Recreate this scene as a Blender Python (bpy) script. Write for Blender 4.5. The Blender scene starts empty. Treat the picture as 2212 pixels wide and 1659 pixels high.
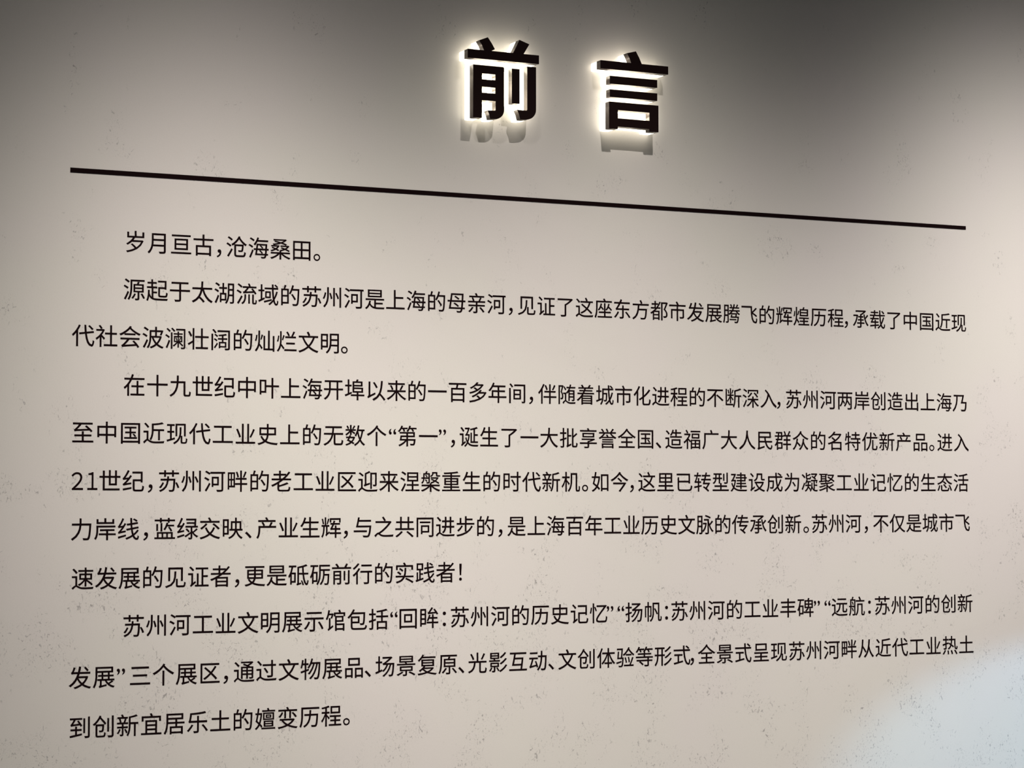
# -*- coding: utf-8 -*-
import bmesh, bpy, math
from mathutils import Matrix, Vector

scene = bpy.context.scene
col = scene.collection

# ------------------------------------------------------------------ units
# The layout of the wall is measured in "em" (the size of one small character, 5 cm).
EM = 0.05
X0 = 44.0                     # em column that sits at world x = 0
CAM_H = 1.55                  # camera height in metres
Z0 = -9.2659                  # em row at camera height


def P(x, z, y=0.0):
    """A point given in em on the wall (y in em, towards the room is negative) in metres."""
    return Vector(((x - X0) * EM, y * EM, CAM_H + (z - Z0) * EM))


# ------------------------------------------------------------------ camera
FOCAL_PX, YAW, PITCH, ROLL = 4769.5477, 0.44966741, 0.04845757, -8.8368e-05
cam_data = bpy.data.cameras.new('camera')
cam_data.sensor_fit = 'HORIZONTAL'
cam_data.sensor_width = 36.0
cam_data.lens = 36.0 * FOCAL_PX / 2212.0
cam_data.clip_start = 0.05
cam = bpy.data.objects.new('camera', cam_data)
col.objects.link(cam)
fwd = Vector((math.sin(YAW) * math.cos(PITCH), math.cos(YAW) * math.cos(PITCH), math.sin(PITCH)))
right = Vector((math.cos(YAW), -math.sin(YAW), 0.0))
up = right.cross(fwd)
r2 = math.cos(ROLL) * right + math.sin(ROLL) * up
u2 = -math.sin(ROLL) * right + math.cos(ROLL) * up
m3 = Matrix((r2, u2, -fwd)).transposed().to_4x4()
m3.translation = P(-2.4373, Z0, -90.76)
cam.matrix_world = m3
scene.camera = cam

# ------------------------------------------------------------------ view, world
scene.view_settings.view_transform = 'Standard'
scene.view_settings.look = 'None'
scene.view_settings.gamma = 1.0
scene.view_settings.use_curve_mapping = False
scene.view_settings.exposure = 0.0

world = bpy.data.worlds.new('hall')
world.use_nodes = True
world.node_tree.nodes['Background'].inputs[0].default_value = (1.0, 0.97, 0.94, 1)
world.node_tree.nodes['Background'].inputs[1].default_value = 0.02
scene.world = world


# ------------------------------------------------------------------ lamps of the hall, and an added fill
def spot(name, loc, target, power, angle, blend, colour, radius=0.02):
    l = bpy.data.lights.new(name, 'SPOT')
    l.energy = power
    l.spot_size = math.radians(angle)
    l.spot_blend = blend
    l.color = colour
    l.shadow_soft_size = radius
    o = bpy.data.objects.new(name, l)
    col.objects.link(o)
    o.location = loc
    o.rotation_euler = (Vector(target) - Vector(loc)).to_track_quat('-Z', 'Y').to_euler()
    return o


def beam(name, loc, target, power, width, spill, colour):
    """A track spotlight with a soft reflector beam: its intensity over the angle is written as a photometric profile."""
    o = spot(name, loc, target, power, 179, 0.05, colour, 0.012)
    l = o.data
    steps = list(range(0, 91, 2))
    cd = [1000 * (math.exp(-(math.radians(a) / width) ** 2.79) + spill * math.exp(-math.radians(a) ** 2)) for a in steps]
    t = bpy.data.texts.new(name + '.ies')
    t.write('IESNA:LM-63-1995\nTILT=NONE\n1 1000 1 %d 1 1 2 0 0 0\n1 1 100\n' % len(steps))
    t.write(' '.join(str(a) for a in steps) + '\n0\n' + ' '.join('%.2f' % c for c in cd) + '\n')
    l.use_nodes = True
    nt = l.node_tree
    em = nt.nodes.get('Emission') or nt.nodes.new('ShaderNodeEmission')
    out = nt.nodes.get('Light Output') or nt.nodes.new('ShaderNodeOutputLight')
    ies = nt.nodes.new('ShaderNodeTexIES')
    ies.mode = 'INTERNAL'
    ies.ies = t
    nt.links.new(ies.outputs['Fac'], em.inputs['Strength'])
    nt.links.new(em.outputs[0], out.inputs[0])
    return o


WARM = (1.0, 0.965, 0.90)
BEAM = 2.22
TRACK_Y, TRACK_Z = -22.5, 28.8
beam('track_spot_left', P(25.99, TRACK_Z, TRACK_Y), P(28.48, -32.2), BEAM * 2.17, 0.381, 0.023, WARM)
beam('track_spot_middle', P(43.50, TRACK_Z, TRACK_Y), P(50.2, -48.0), BEAM * 2.20, 0.422, 0.0, WARM)
beam('track_spot_right', P(71.06, TRACK_Z, TRACK_Y), P(73.5, -33.2), BEAM * 2.40, 0.439, 0.0, (1.0, 0.965, 0.925))
# added unseen area lamp: soft cool fill, strongest on the lower wall
fill = bpy.data.lights.new('cool_fill', 'AREA')
fill.shape = 'RECTANGLE'
fill.size, fill.size_y = 2.4, 1.2
fill.energy = 7
fill.color = (0.78, 0.92, 1.0)
fo = bpy.data.objects.new('cool_fill', fill)
col.objects.link(fo)
fo.location = (0.3, -3.6, 0.75)
fo.rotation_euler = (Vector((0.1, 0.0, 0.7)) - fo.location).to_track_quat('-Z', 'Y').to_euler()
# cool daylight reaching the low corner of the wall from an opening far to the right
spot('doorway_daylight', P(150.0, -30.0, -28.0), P(90.3, -26.7), 1100, 17.2, 0.2, (0.29, 0.66, 1.0), 0.02)


# ------------------------------------------------------------------ materials
def mat(name):
    m = bpy.data.materials.new(name)
    m.use_nodes = True
    return m, m.node_tree, m.node_tree.nodes['Principled BSDF']


def simple(name, colour, rough, metal=0.0, spec=0.5):
    m, nt, b = mat(name)
    n = nt.nodes.new('ShaderNodeTexNoise')
    n.inputs['Scale'].default_value = 90.0
    n.inputs['Detail'].default_value = 4.0
    r = nt.nodes.new('ShaderNodeMapRange')
    r.inputs['To Min'].default_value = rough - 0.05
    r.inputs['To Max'].default_value = rough + 0.05
    nt.links.new(n.outputs['Fac'], r.inputs['Value'])
    nt.links.new(r.outputs['Result'], b.inputs['Roughness'])
    b.inputs['Base Color'].default_value = (*colour, 1)
    b.inputs['Metallic'].default_value = metal
    b.inputs['Specular IOR Level'].default_value = spec
    return m


INK = simple('brown black letter film', (0.006, 0.0018, 0.0022), 0.75, 0.0, 0.03)
FACE = simple('brown black letter face', (0.011, 0.0045, 0.0045), 0.7, 0.0, 0.05)
METAL = simple('bronze letter edge', (0.15, 0.13, 0.125), 0.26, 1.0)

ACRYLIC, nt, b = mat('lit acrylic')
b.inputs['Base Color'].default_value = (0.9, 0.88, 0.8, 1)
b.inputs['Roughness'].default_value = 0.35
b.inputs['Emission Color'].default_value = (1.0, 0.955, 0.80, 1)
b.inputs['Emission Strength'].default_value = 3.3

PLAIN = simple('dark plaster', (0.30, 0.29, 0.28), 0.9)
FLOOR = simple('grey floor', (0.32, 0.31, 0.30), 0.5)


def wall_material():
    m, nt, b = mat('speckled concrete wall covering')
    N, L = nt.nodes, nt.links
    tc = N.new('ShaderNodeTexCoord')

    def mapping(sx, sy, sz, off=(0, 0, 0)):
        k = N.new('ShaderNodeMapping')
        k.inputs['Scale'].default_value = (sx, sy, sz)
        k.inputs['Location'].default_value = off
        L.new(tc.outputs['Object'], k.inputs['Vector'])
        return k.outputs['Vector']

    def noise(vec, scale, detail=2.0, rough=0.5, dist=0.0):
        k = N.new('ShaderNodeTexNoise')
        k.inputs['Scale'].default_value = scale
        k.inputs['Detail'].default_value = detail
        k.inputs['Roughness'].default_value = rough
        k.inputs['Distortion'].default_value = dist
        L.new(vec, k.inputs['Vector'])
        return k.outputs['Fac']

    def step(v, a, c, lo=0.0, hi=1.0):
        k = N.new('ShaderNodeMapRange')
        k.interpolation_type = 'SMOOTHSTEP'
        for s, x in zip(('From Min', 'From Max', 'To Min', 'To Max'), (a, c, lo, hi)):
            k.inputs[s].default_value = x
        L.new(v, k.inputs['Value'])
        return k.outputs['Result']

    def math_(op, a, c=None):
        k = N.new('ShaderNodeMath')
        k.operation = op
        for i, x in enumerate((a, c)):
            if x is None:
                continue
            if isinstance(x, (int, float)):
                k.inputs[i].default_value = x
            else:
                L.new(x, k.inputs[i])
        return k.outputs[0]

    def mix(fac, a, c):
        k = N.new('ShaderNodeMix')
        k.data_type = 'RGBA'
        L.new(fac, k.inputs['Factor'])
        for s, x in (('A', a), ('B', c)):
            i = [q for q in k.inputs if q.name == s and q.type == 'RGBA'][0]
            if isinstance(x, tuple):
                i.default_value = (*x, 1)
            else:
                L.new(x, i)
        return [q for q in k.outputs if q.type == 'RGBA'][0]

    flat = mapping(1, 1, 1)
    tall = mapping(1.0, 1.0, 0.62)
    # broad, faint mottling of the covering
    base = mix(step(noise(flat, 1.7, 3, 0.55), 0.35, 0.65), (0.560, 0.523, 0.482), (0.566, 0.516, 0.492))
    base = mix(step(noise(flat, 420, 3, 0.6), 0.35, 0.75, 0.0, 0.16), base, (0.44, 0.41, 0.38))
    # where the flecks gather: loose clouds, more of them low on the wall
    sep = N.new('ShaderNodeSeparateXYZ')
    L.new(tc.outputs['Object'], sep.inputs[0])
    low = step(sep.outputs['Z'], 1.0, 2.45, 0.0, 1.0)
    cloud = noise(mapping(1, 1, 0.8, (3.1, 0, 1.7)), 11, 3, 0.6)
    clump = step(math_('SUBTRACT', cloud, math_('MULTIPLY', low, 0.105)), 0.425, 0.645)
    # short curved scratches: thin contour lines of a noise, broken into pieces
    a = noise(tall, 62, 2, 0.5, 0.5)
    line = step(math_('ABSOLUTE', math_('SUBTRACT', a, 0.5)), 0.008, 0.030, 1.0, 0.0)
    pieces = step(noise(mapping(1, 1, 0.7, (7, 0, 2)), 150, 1.5, 0.5), 0.54, 0.62)
    scratch = math_('MULTIPLY', math_('MULTIPLY', line, pieces), step(clump, 0.05, 0.6))
    # little chips, upright more than round
    chips = step(noise(mapping(1, 1, 0.6, (1, 0, 9)), 210, 2.5, 0.55, 0.6), 0.60, 0.69)
    chips = math_('MULTIPLY', chips, step(clump, 0.25, 1.0))
    # a few larger marks
    big = step(noise(mapping(1, 1, 0.6, (5, 0, 4)), 105, 3, 0.6, 0.8), 0.645, 0.70)
    big = math_('MULTIPLY', big, step(clump, 0.2, 0.8))
    # fine pepper
    pep = step(noise(flat, 400, 2, 0.5), 0.57, 0.70)
    pep = math_('MULTIPLY', pep, math_('ADD', math_('MULTIPLY', clump, 0.85), 0.06))
    fl = math_('ADD', math_('MULTIPLY', scratch, 0.58), math_('MULTIPLY', chips, 0.44))
    fl = math_('ADD', fl, math_('ADD', math_('MULTIPLY', pep, 0.32), math_('MULTIPLY', big, 0.72)))
    colour = mix(math_('MINIMUM', fl, 0.74), base, (0.215, 0.197, 0.190))
    L.new(colour, b.inputs['Base Color'])
    b.inputs['Roughness'].default_value = 0.82
    b.inputs['Specular IOR Level'].default_value = 0.25
    bump = N.new('ShaderNodeBump')
    bump.inputs['Strength'].default_value = 0.05
    bump.inputs['Distance'].default_value = 0.002
    L.new(noise(flat, 160, 4, 0.6), bump.inputs['Height'])
    L.new(bump.outputs['Normal'], b.inputs['Normal'])
    return m


WALL = wall_material()


# ------------------------------------------------------------------ builders
def box(name, lo, hi, material):
    (x0, y0, z0), (x1, y1, z1) = lo, hi
    v = [(x, y, z) for x in (x0, x1) for y in (y0, y1) for z in (z0, z1)]
    f = [(0, 1, 3, 2), (4, 6, 7, 5), (0, 4, 5, 1), (2, 3, 7, 6), (0, 2, 6, 4), (1, 5, 7, 3)]
    me = bpy.data.meshes.new(name)
    me.from_pydata(v, [], f)
    me.materials.append(material)
    o = bpy.data.objects.new(name, me)
    col.objects.link(o)
    return o


def structure(o):
    o['kind'] = 'structure'
    return o


def curve_mesh(cu, name, material):
    """The mesh of a filled curve, turned from the xy plane to stand on the wall (its z towards the room)."""
    tmp = bpy.data.objects.new('tmp', cu)
    col.objects.link(tmp)
    dg = bpy.context.evaluated_depsgraph_get()
    me = bpy.data.meshes.new_from_object(tmp.evaluated_get(dg))
    bpy.data.objects.remove(tmp)
    bpy.data.curves.remove(cu)
    me.transform(Matrix(((1, 0, 0, 0), (0, 0, -1, 0), (0, 1, 0, 0), (0, 0, 0, 1))))
    me.name = name
    me.materials.clear()
    me.materials.append(material)
    return me


def slab(name, loops, back, front, material, origin, parent=None, grow=0.0, bevel=0.0):
    """A block of the outline LOOPS (em on the wall; the first is the outside), from BACK to FRONT em off the wall."""
    cu = bpy.data.curves.new(name, 'CURVE')
    cu.dimensions = '2D'
    cu.fill_mode = 'BOTH'
    for lp in loops:
        s = cu.splines.new('POLY')
        s.points.add(len(lp) - 1)
        for p, (x, z) in zip(s.points, lp):
            p.co = ((x - origin[0]) * EM, (z - origin[1]) * EM, 0, 1)
        s.use_cyclic_u = True
    cu.extrude = (front - back) * EM / 2 - bevel
    cu.bevel_depth = bevel
    cu.bevel_resolution = 1
    cu.offset = grow - bevel
    me = curve_mesh(cu, name, material)
    me.transform(Matrix.Translation((0, -(front + back) * EM / 2, 0)))
    o = bpy.data.objects.new(name, me)
    col.objects.link(o)
    if parent:
        o.parent = parent
    else:
        o.location = P(*origin)
    return o


# ------------------------------------------------------------------ the setting
structure(box('wall_back', (-4.5, 0.0, 0.0), (4.5, 0.2, 3.9), WALL))
structure(box('floor', (-4.5, -7.0, -0.1), (4.5, 0.2, 0.0), FLOOR))
structure(box('ceiling', (-4.5, -7.0, 3.9), (4.5, 0.2, 4.0), PLAIN))

# ------------------------------------------------------------------ the rule under the title
rule = slab('divider_strip', [[(20.845, 4.062), (67.02, 4.027), (67.02, 4.207), (20.845, 4.262)]], 0.0, 0.02, INK, (20.845, 4.062))
rule['label'] = 'long thin black strip running across the wall between title and text'
rule['category'] = 'divider'

# ------------------------------------------------------------------ the two lit title characters
BACK, DEPTH = 0.56, 0.96      # lit acrylic up to BACK, metal shell up to DEPTH (em)


def arc(cx, cz, rx, rz, a0, a1, n=8):
    return [(cx + rx * math.cos(math.radians(a0 + (a1 - a0) * i / n)), cz + rz * math.sin(math.radians(a0 + (a1 - a0) * i / n))) for i in range(n + 1)]


def title(label, origin, strokes):
    root = bpy.data.objects.new('title_character', None)
    col.objects.link(root)
    root.location = P(*origin)
    root['label'] = label
    root['category'] = 'character'
    root['group'] = 'lit title characters'
    for loops in strokes:
        st = slab('stroke', loops, BACK, DEPTH - 0.03, METAL, origin, root)
        slab('face_panel', loops, DEPTH - 0.03, DEPTH, FACE, origin, st)['label'] = 'flat black front'
        slab('acrylic_backing', loops, 0.0, BACK, ACRYLIC, origin, st, grow=-0.0004)['label'] = 'glowing white edge against the wall'
    return root


def rect(x0, z0, x1, z1):
    return [(x0, z0), (x1, z0), (x1, z1), (x0, z1)]


title('large backlit black character 前 (qian), first of the two in the title', (40.5, 7.58), [
    [[(38.70, 10.27), (42.28, 10.27), (42.28, 10.67), (41.50, 10.67), (41.79, 11.14), (41.29, 11.30), (41.13, 10.97), (40.97, 10.67),
      (39.88, 10.67), (40.05, 10.76), (39.88, 11.03), (39.69, 11.28), (39.27, 11.11), (39.41, 10.90), (39.51, 10.67), (38.70, 10.67)]],
    [[(38.97, 9.98), (38.97, 7.58), (39.40, 7.58), (39.40, 8.385), (40.09, 8.385), (40.09, 7.99), (40.05, 7.955), (39.69, 7.945), (39.77, 7.77), (39.82, 7.565)]
     + arc(40.05, 8.02, 0.46, 0.45, -78, 0, 10) + arc(40.44, 9.91, 0.07, 0.07, 0, 90, 4),
     rect(39.40, 9.34, 40.08, 9.61), rect(39.40, 8.73, 40.08, 9.005)],
    [rect(40.91, 8.36, 41.30, 9.95)],
    [[(41.69, 10.11), (41.69, 8.12), (41.65, 8.075), (41.18, 8.08), (41.27, 7.88), (41.33, 7.65), (41.56, 7.655)]
     + arc(41.64, 8.15, 0.49, 0.48, -84, 0, 10) + [(42.13, 10.11)]],
])
title('large backlit black character 言 (yan), second of the two in the title', (47.2, 7.57), [
    [[(45.48, 10.35), (49.085, 10.35), (49.085, 10.73), (47.66, 10.73), (47.52, 11.02), (47.35, 11.30), (46.89, 11.18), (47.02, 10.95), (47.11, 10.73), (45.48, 10.73)]],
    [rect(45.97, 9.67, 48.49, 10.04)],
    [rect(45.97, 9.05, 48.49, 9.405)],
    [[(45.93, 8.83), (45.93, 7.57), (46.38, 7.57), (46.38, 7.69), (48.07, 7.69), (48.07, 7.57), (48.55, 7.57), (48.55, 8.83)], rect(46.385, 8.075, 48.075, 8.46)],
])

# ------------------------------------------------------------------ the text
LINES = [
    '岁月亘古，沧海桑田。',
    '源起于太湖流域的苏州河是上海的母亲河，见证了这座东方都市发展腾飞的辉煌历程，承载了中国近现',
    '代社会波澜壮阔的灿烂文明。',
    '在十九世纪中叶上海开埠以来的一百多年间，伴随着城市化进程的不断深入，苏州河两岸创造出上海乃',
    '至中国近现代工业史上的无数个“第一”，诞生了一大批享誉全国、造福广大人民群众的名特优新产品。进入',
    '21世纪，苏州河畔的老工业区迎来涅槃重生的时代新机。如今，这里已转型建设成为凝聚工业记忆的生态活',
    '力岸线，蓝绿交映、产业生辉，与之共同进步的，是上海百年工业历史文脉的传承创新。苏州河，不仅是城市飞',
    '速发展的见证者，更是砥砺前行的实践者！',
    '苏州河工业文明展示馆包括“回眸：苏州河的历史记忆”“扬帆：苏州河的工业丰碑”“远航：苏州河的创新',
    '发展”三个展区，通过文物展品、场景复原、光影互动、文创体验等形式，全景式呈现苏州河畔从近代工业热土',
    '到创新宜居乐土的嬗变历程。',
]
BASE = [0.898, -1.123, -3.141, -5.177, -7.193, -9.218, -11.237, -13.282, -15.298, -17.379, -19.44]
XS = [
  [23.17, 24.17, 25.17, 26.16, 27.13, 27.65, 28.65, 29.65, 30.64, 31.65] ,
  [23.13, 24.13, 25.13, 26.12, 27.12, 28.12, 29.11, 30.11, 31.11, 32.1, 33.1, 34.1, 35.09, 36.09, 37.09, 38.08, 39.08, 40.08, 41.07, 41.62, 42.62, 43.61, 44.61, 45.61, 46.6, 47.6, 48.6, 49.59, 50.59, 51.59, 52.59, 53.58, 54.58, 55.58, 56.57, 57.57, 58.57, 59.46, 60.05, 61.05, 62.05, 63.04, 64.04, 65.04, 66.03] ,
  [20.96, 21.96, 22.96, 23.96, 24.96, 25.96, 26.96, 27.96, 28.97, 29.97, 30.97, 31.97, 32.96] ,
  [23.17, 24.17, 25.17, 26.17, 27.16, 28.16, 29.16, 30.16, 31.16, 32.15, 33.15, 34.15, 35.15, 36.14, 37.14, 38.14, 39.14, 40.13, 41.13, 42.11, 42.68, 43.67, 44.67, 45.67, 46.67, 47.66, 48.66, 49.66, 50.66, 51.65, 52.65, 53.65, 54.65, 55.5, 56.09, 57.09, 58.09, 59.08, 60.08, 61.08, 62.08, 63.08, 64.07, 65.07, 66.07] ,
  [20.98, 22.0, 23.02, 24.03, 25.05, 26.06, 27.08, 28.1, 29.11, 30.13, 31.15, 32.16, 33.18, 34.2, 35.25, 35.68, 36.7, 37.68, 38.18, 38.7, 39.71, 40.73, 41.75, 42.76, 43.78, 44.8, 45.81, 46.83, 47.84, 48.84, 49.36, 50.38, 51.39, 52.41, 53.43, 54.44, 55.46, 56.47, 57.49, 58.51, 59.52, 60.54, 61.56, 62.57, 63.59, 64.59, 65.09, 66.11] ,
  [20.99, 21.6, 22.15, 23.16, 24.16, 24.71, 25.72, 26.73, 27.74, 28.75, 29.75, 30.76, 31.77, 32.78, 33.79, 34.8, 35.81, 36.82, 37.83, 38.84, 39.84, 40.85, 41.86, 42.87, 43.88, 44.93, 45.43, 46.44, 47.37, 47.9, 48.91, 49.92, 50.93, 51.94, 52.95, 53.96, 54.97, 55.98, 56.98, 57.99, 59.0, 60.01, 61.02, 62.03, 63.04, 64.05, 65.06, 66.07] ,
  [20.97, 21.97, 22.96, 23.98, 24.54, 25.54, 26.53, 27.53, 28.56, 29.09, 30.08, 31.08, 32.07, 33.02, 33.57, 34.56, 35.56, 36.55, 37.54, 38.54, 39.53, 40.55, 41.1, 42.1, 43.09, 44.08, 45.08, 46.07, 47.07, 48.06, 49.06, 50.05, 51.05, 52.04, 53.03, 54.03, 55.02, 56.02, 57.07, 57.54, 58.54, 59.53, 60.55, 61.16, 62.15, 63.15, 64.14, 65.14, 66.13] ,
  [21.03, 22.03, 23.03, 24.03, 25.03, 26.03, 27.03, 28.03, 28.56, 29.56, 30.56, 31.56, 32.56, 33.56, 34.56, 35.56, 36.56, 37.56, 38.54] ,
  [23.22, 24.23, 25.24, 26.25, 27.26, 28.27, 29.27, 30.28, 31.29, 32.3, 33.31, 34.32, 35.34, 35.74, 36.75, 37.75, 38.26, 39.27, 40.28, 41.29, 42.3, 43.31, 44.32, 45.33, 46.21, 46.78, 47.2, 48.21, 49.19, 49.64, 50.65, 51.66, 52.67, 53.68, 54.69, 55.7, 56.7, 57.64, 58.26, 58.68, 59.69, 60.69, 61.2, 62.21, 63.22, 64.23, 65.24, 66.25] ,
  [20.96, 21.97, 22.98, 23.52, 24.53, 25.54, 26.56, 27.55, 28.1, 29.11, 30.13, 31.14, 32.15, 33.16, 34.12, 34.64, 35.65, 36.67, 37.68, 38.64, 39.14, 40.16, 41.17, 42.18, 43.16, 43.69, 44.7, 45.71, 46.72, 47.74, 48.75, 49.76, 50.59, 51.11, 52.13, 53.14, 54.15, 55.16, 56.18, 57.19, 58.2, 59.21, 60.22, 61.24, 62.25, 63.26, 64.27, 65.29, 66.3] ,
  [20.98, 21.99, 23.0, 24.02, 25.03, 26.04, 27.05, 28.06, 29.07, 30.09, 31.1, 32.11, 33.12] ,
]
FULL = {1, 3, 4, 5, 6, 8, 9}          # the lines that reach the end of the strip
ORD = 'first second third fourth fifth sixth seventh eighth ninth tenth eleventh'.split()
NUM = 'no one two three four five six'.split()
MARKS = {'，': ('comma', 'comma'), '。': ('full_stop', 'full stop'), '“': ('quotation_mark', 'opening quotation mark'), '”': ('quotation_mark', 'closing quotation mark'),
         '、': ('list_comma', 'list comma'), '：': ('colon', 'colon'), '！': ('exclamation_mark', 'exclamation mark')}
PINYIN = dict(w.split('=') for w in (
    '一=yi 三=san 上=shang 不=bu 与=yu 世=shi 业=ye 东=dong 两=liang 个=ge 中=zhong 丰=feng 为=wei 乃=nai 之=zhi 乐=le 九=jiu 了=le 于=yu 互=hu 亘=gen 交=jiao 产=chan 享=xiang 亲=qin '
    '人=ren 仅=jin 今=jin 从=cong 代=dai 以=yi 众=zhong 优=you 会=hui 传=chuan 伴=ban 体=ti 光=guang 入=ru 全=quan 共=gong 凝=ning 出=chu 创=chuang 到=dao 前=qian 力=li 动=dong 包=bao 化=hua '
    '区=qu 十=shi 历=li 原=yuan 发=fa 变=bian 古=gu 史=shi 叶=ye 同=tong 名=ming 呈=cheng 品=pin 回=hui 国=guo 土=tu 在=zai 场=chang 型=xing 城=cheng 域=yu 埠=bu 壮=zhuang 复=fu 多=duo 大=da '
    '太=tai 如=ru 嬗=shan 宜=yi 实=shi 居=ju 展=zhan 岁=sui 岸=an 州=zhou 工=gong 已=yi 市=shi 帆=fan 年=nian 广=guang 座=zuo 建=jian 开=kai 式=shi 形=xing 影=ying 忆=yi 态=tai 成=cheng 扬=yang '
    '批=pi 承=cheng 括=kuo 数=shu 文=wen 断=duan 新=xin 方=fang 无=wu 时=shi 明=ming 映=ying 是=shi 景=jing 更=geng 月=yue 机=ji 来=lai 桑=sang 槃=pan 步=bu 母=mu 民=min 沧=cang 河=he 波=bo '
    '活=huo 流=liu 海=hai 涅=nie 深=shen 湖=hu 源=yuan 澜=lan 灿=can 烂=lan 煌=huang 热=re 物=wu 特=te 现=xian 生=sheng 田=tian 畔=pan 百=bai 的=de 眸=mou 着=zhe 砥=di 砺=li 碑=bei 示=shi '
    '社=she 福=fu 程=cheng 第=di 等=deng 纪=ji 线=xian 绿=lv 群=qun 老=lao 者=zhe 聚=ju 脉=mai 腾=teng 至=zhi 航=hang 苏=su 蓝=lan 行=xing 誉=yu 见=jian 记=ji 设=she 证=zheng 诞=dan 起=qi '
    '践=jian 转=zhuan 载=zai 辉=hui 过=guo 迎=ying 近=jin 这=zhe 进=jin 远=yuan 通=tong 速=su 造=zao 都=du 里=li 重=zhong 间=jian 阔=kuo 随=sui 飞=fei 馆=guan 验=yan').split())

THICK = 0.006                          # em: cut film 0.3 mm thick
GROW = 0.0045                          # em added on each side of a stroke: the film is cut bolder than the typeface
GLYPHS = {}


def thicken(me, grow, depth):
    """The flat letter ME moved outward by GROW along its outline and given DEPTH off the wall."""
    bm = bmesh.new()
    bm.from_mesh(me)
    bmesh.ops.remove_doubles(bm, verts=bm.verts, dist=1e-6)
    for f in bm.faces:
        if f.normal.y > 0:
            f.normal_flip()
    rim = [e for e in bm.edges if len(e.link_faces) == 1]
    push = {}
    for e in rim:
        f = e.link_faces[0]
        a, c = e.verts[0].co, e.verts[1].co
        d = (c - a).normalized()
        n = Vector((d.z, 0, -d.x))
        if n.dot(f.calc_center_median() - (a + c) / 2) > 0:
            n = -n
        for v in e.verts:
            push.setdefault(v, []).append(n)
    for v, ns in push.items():
        if len(ns) == 2:
            k = max(0.35, 1 + ns[0].dot(ns[1]))
            v.co += (ns[0] + ns[1]) * (grow / k)
        else:
            v.co += sum(ns, Vector()) * (grow / len(ns))
    r = bmesh.ops.extrude_face_region(bm, geom=list(bm.faces))
    for v in r['geom']:
        if isinstance(v, bmesh.types.BMVert):
            v.co.y -= depth
    bmesh.ops.recalc_face_normals(bm, faces=bm.faces)
    bm.to_mesh(me)
    bm.free()
    return me


def glyph(ch):
    """The mesh of one printed character: set from Blender's own typeface, standing on the wall."""
    if ch in GLYPHS:
        return GLYPHS[ch]
    cu = bpy.data.curves.new('glyph', 'FONT')
    cu.body = {'1': '１', '2': '２'}.get(ch, ch)
    cu.size = EM
    cu.resolution_u = 4
    cu.fill_mode = 'BOTH'
    me = curve_mesh(cu, 'glyph_' + PINYIN.get(ch, 'mark'), INK)
    if ch in PINYIN:                   # so that the bolder outline keeps the size of the character
        c = Matrix.Translation((0.5 * EM, 0, 0.38 * EM))
        me.transform(c @ Matrix.Scale(1 - 2 * GROW, 4) @ c.inverted())
    thicken(me, GROW * EM, THICK * EM)
    if ch in '12':                     # numerals as wide and tall as on the wall
        xs, zs = [v.co.x for v in me.vertices], [v.co.z for v in me.vertices]
        w = {'1': 0.43, '2': 0.49}[ch] * EM
        x0 = {'1': 0.09, '2': 0.03}[ch] * EM
        a, h = (max(xs) - min(xs)), (max(zs) - min(zs))
        me.transform(Matrix.Translation((x0, 0, 0)) @ Matrix.Diagonal((w / a, 1, 0.745 * EM / h, 1)) @ Matrix.Translation((-min(xs), 0, -min(zs))))
    GLYPHS[ch] = me
    return me


def called(ch, bare=False):
    if ch in MARKS:
        return 'the ' + MARKS[ch][1]
    if ch in '12':
        return 'numeral ' + {'1': 'one', '2': 'two'}[ch]
    return ch if bare else '%s (%s)' % (ch, PINYIN[ch])


def describe(ln, i):
    """What singles this character out: its neighbours in its line, and which of the like it is where they are the same."""
    L = LINES[ln]
    ch = L[i]
    line = ORD[ln] + ' text line'
    prev, nxt = (L[i - 1] if i else ''), (L[i + 1] if i + 1 < len(L) else '')
    what = 'black ' + MARKS[ch][1] if ch in MARKS else 'small black ' + called(ch)
    same = [j for j in range(len(L)) if L[j] == ch and (L[j - 1] if j else '') == prev and (L[j + 1] if j + 1 < len(L) else '') == nxt]
    if len(same) > 1:
        every = [j for j in range(len(L)) if L[j] == ch]
        return '%s, %s of %s in the %s, before %s' % (what, ORD[every.index(i)], NUM[len(every)], line, called(nxt, True) if nxt in MARKS else called(nxt))
    if not prev:
        return '%s opening the %s, before %s' % (what, line, called(nxt))
    if not nxt:
        return '%s ending the %s, after %s' % (what, line, called(prev))
    return '%s between %s and %s in the %s' % (what, called(prev), called(nxt), line)


tail = []
for ln, L in enumerate(LINES):
    for i, ch in enumerate(L):
        me = glyph(ch)
        where = P(XS[ln][i], BASE[ln])
        if ln in FULL and i >= len(L) - 3:
            tail.append((me, where))
            continue
        name, cat = (MARKS[ch][0], 'punctuation mark') if ch in MARKS else ('numeral', 'numeral') if ch in '12' else ('text_character', 'character')
        o = bpy.data.objects.new(name, me)
        col.objects.link(o)
        o.location = where
        o['label'] = describe(ln, i)
        o['category'] = cat
        o['group'] = {'character': 'characters', 'numeral': 'numerals', 'punctuation mark': 'punctuation marks'}[cat] + ' of the %s text line' % ORD[ln]

# the three smallest characters at the far end of each long line
verts, faces = [], []
for me, where in tail:
    n = len(verts)
    verts += [where + v.co for v in me.vertices]
    faces += [tuple(n + k for k in p.vertices) for p in me.polygons]
me = bpy.data.meshes.new('line_ending_lettering')
me.from_pydata(verts, [], faces)
me.materials.append(INK)
o = bpy.data.objects.new('line_ending_lettering', me)
col.objects.link(o)
o['kind'] = 'stuff'
o['label'] = 'smallest black lettering, the last three characters of each of the seven full-width text lines'
o['category'] = 'lettering'
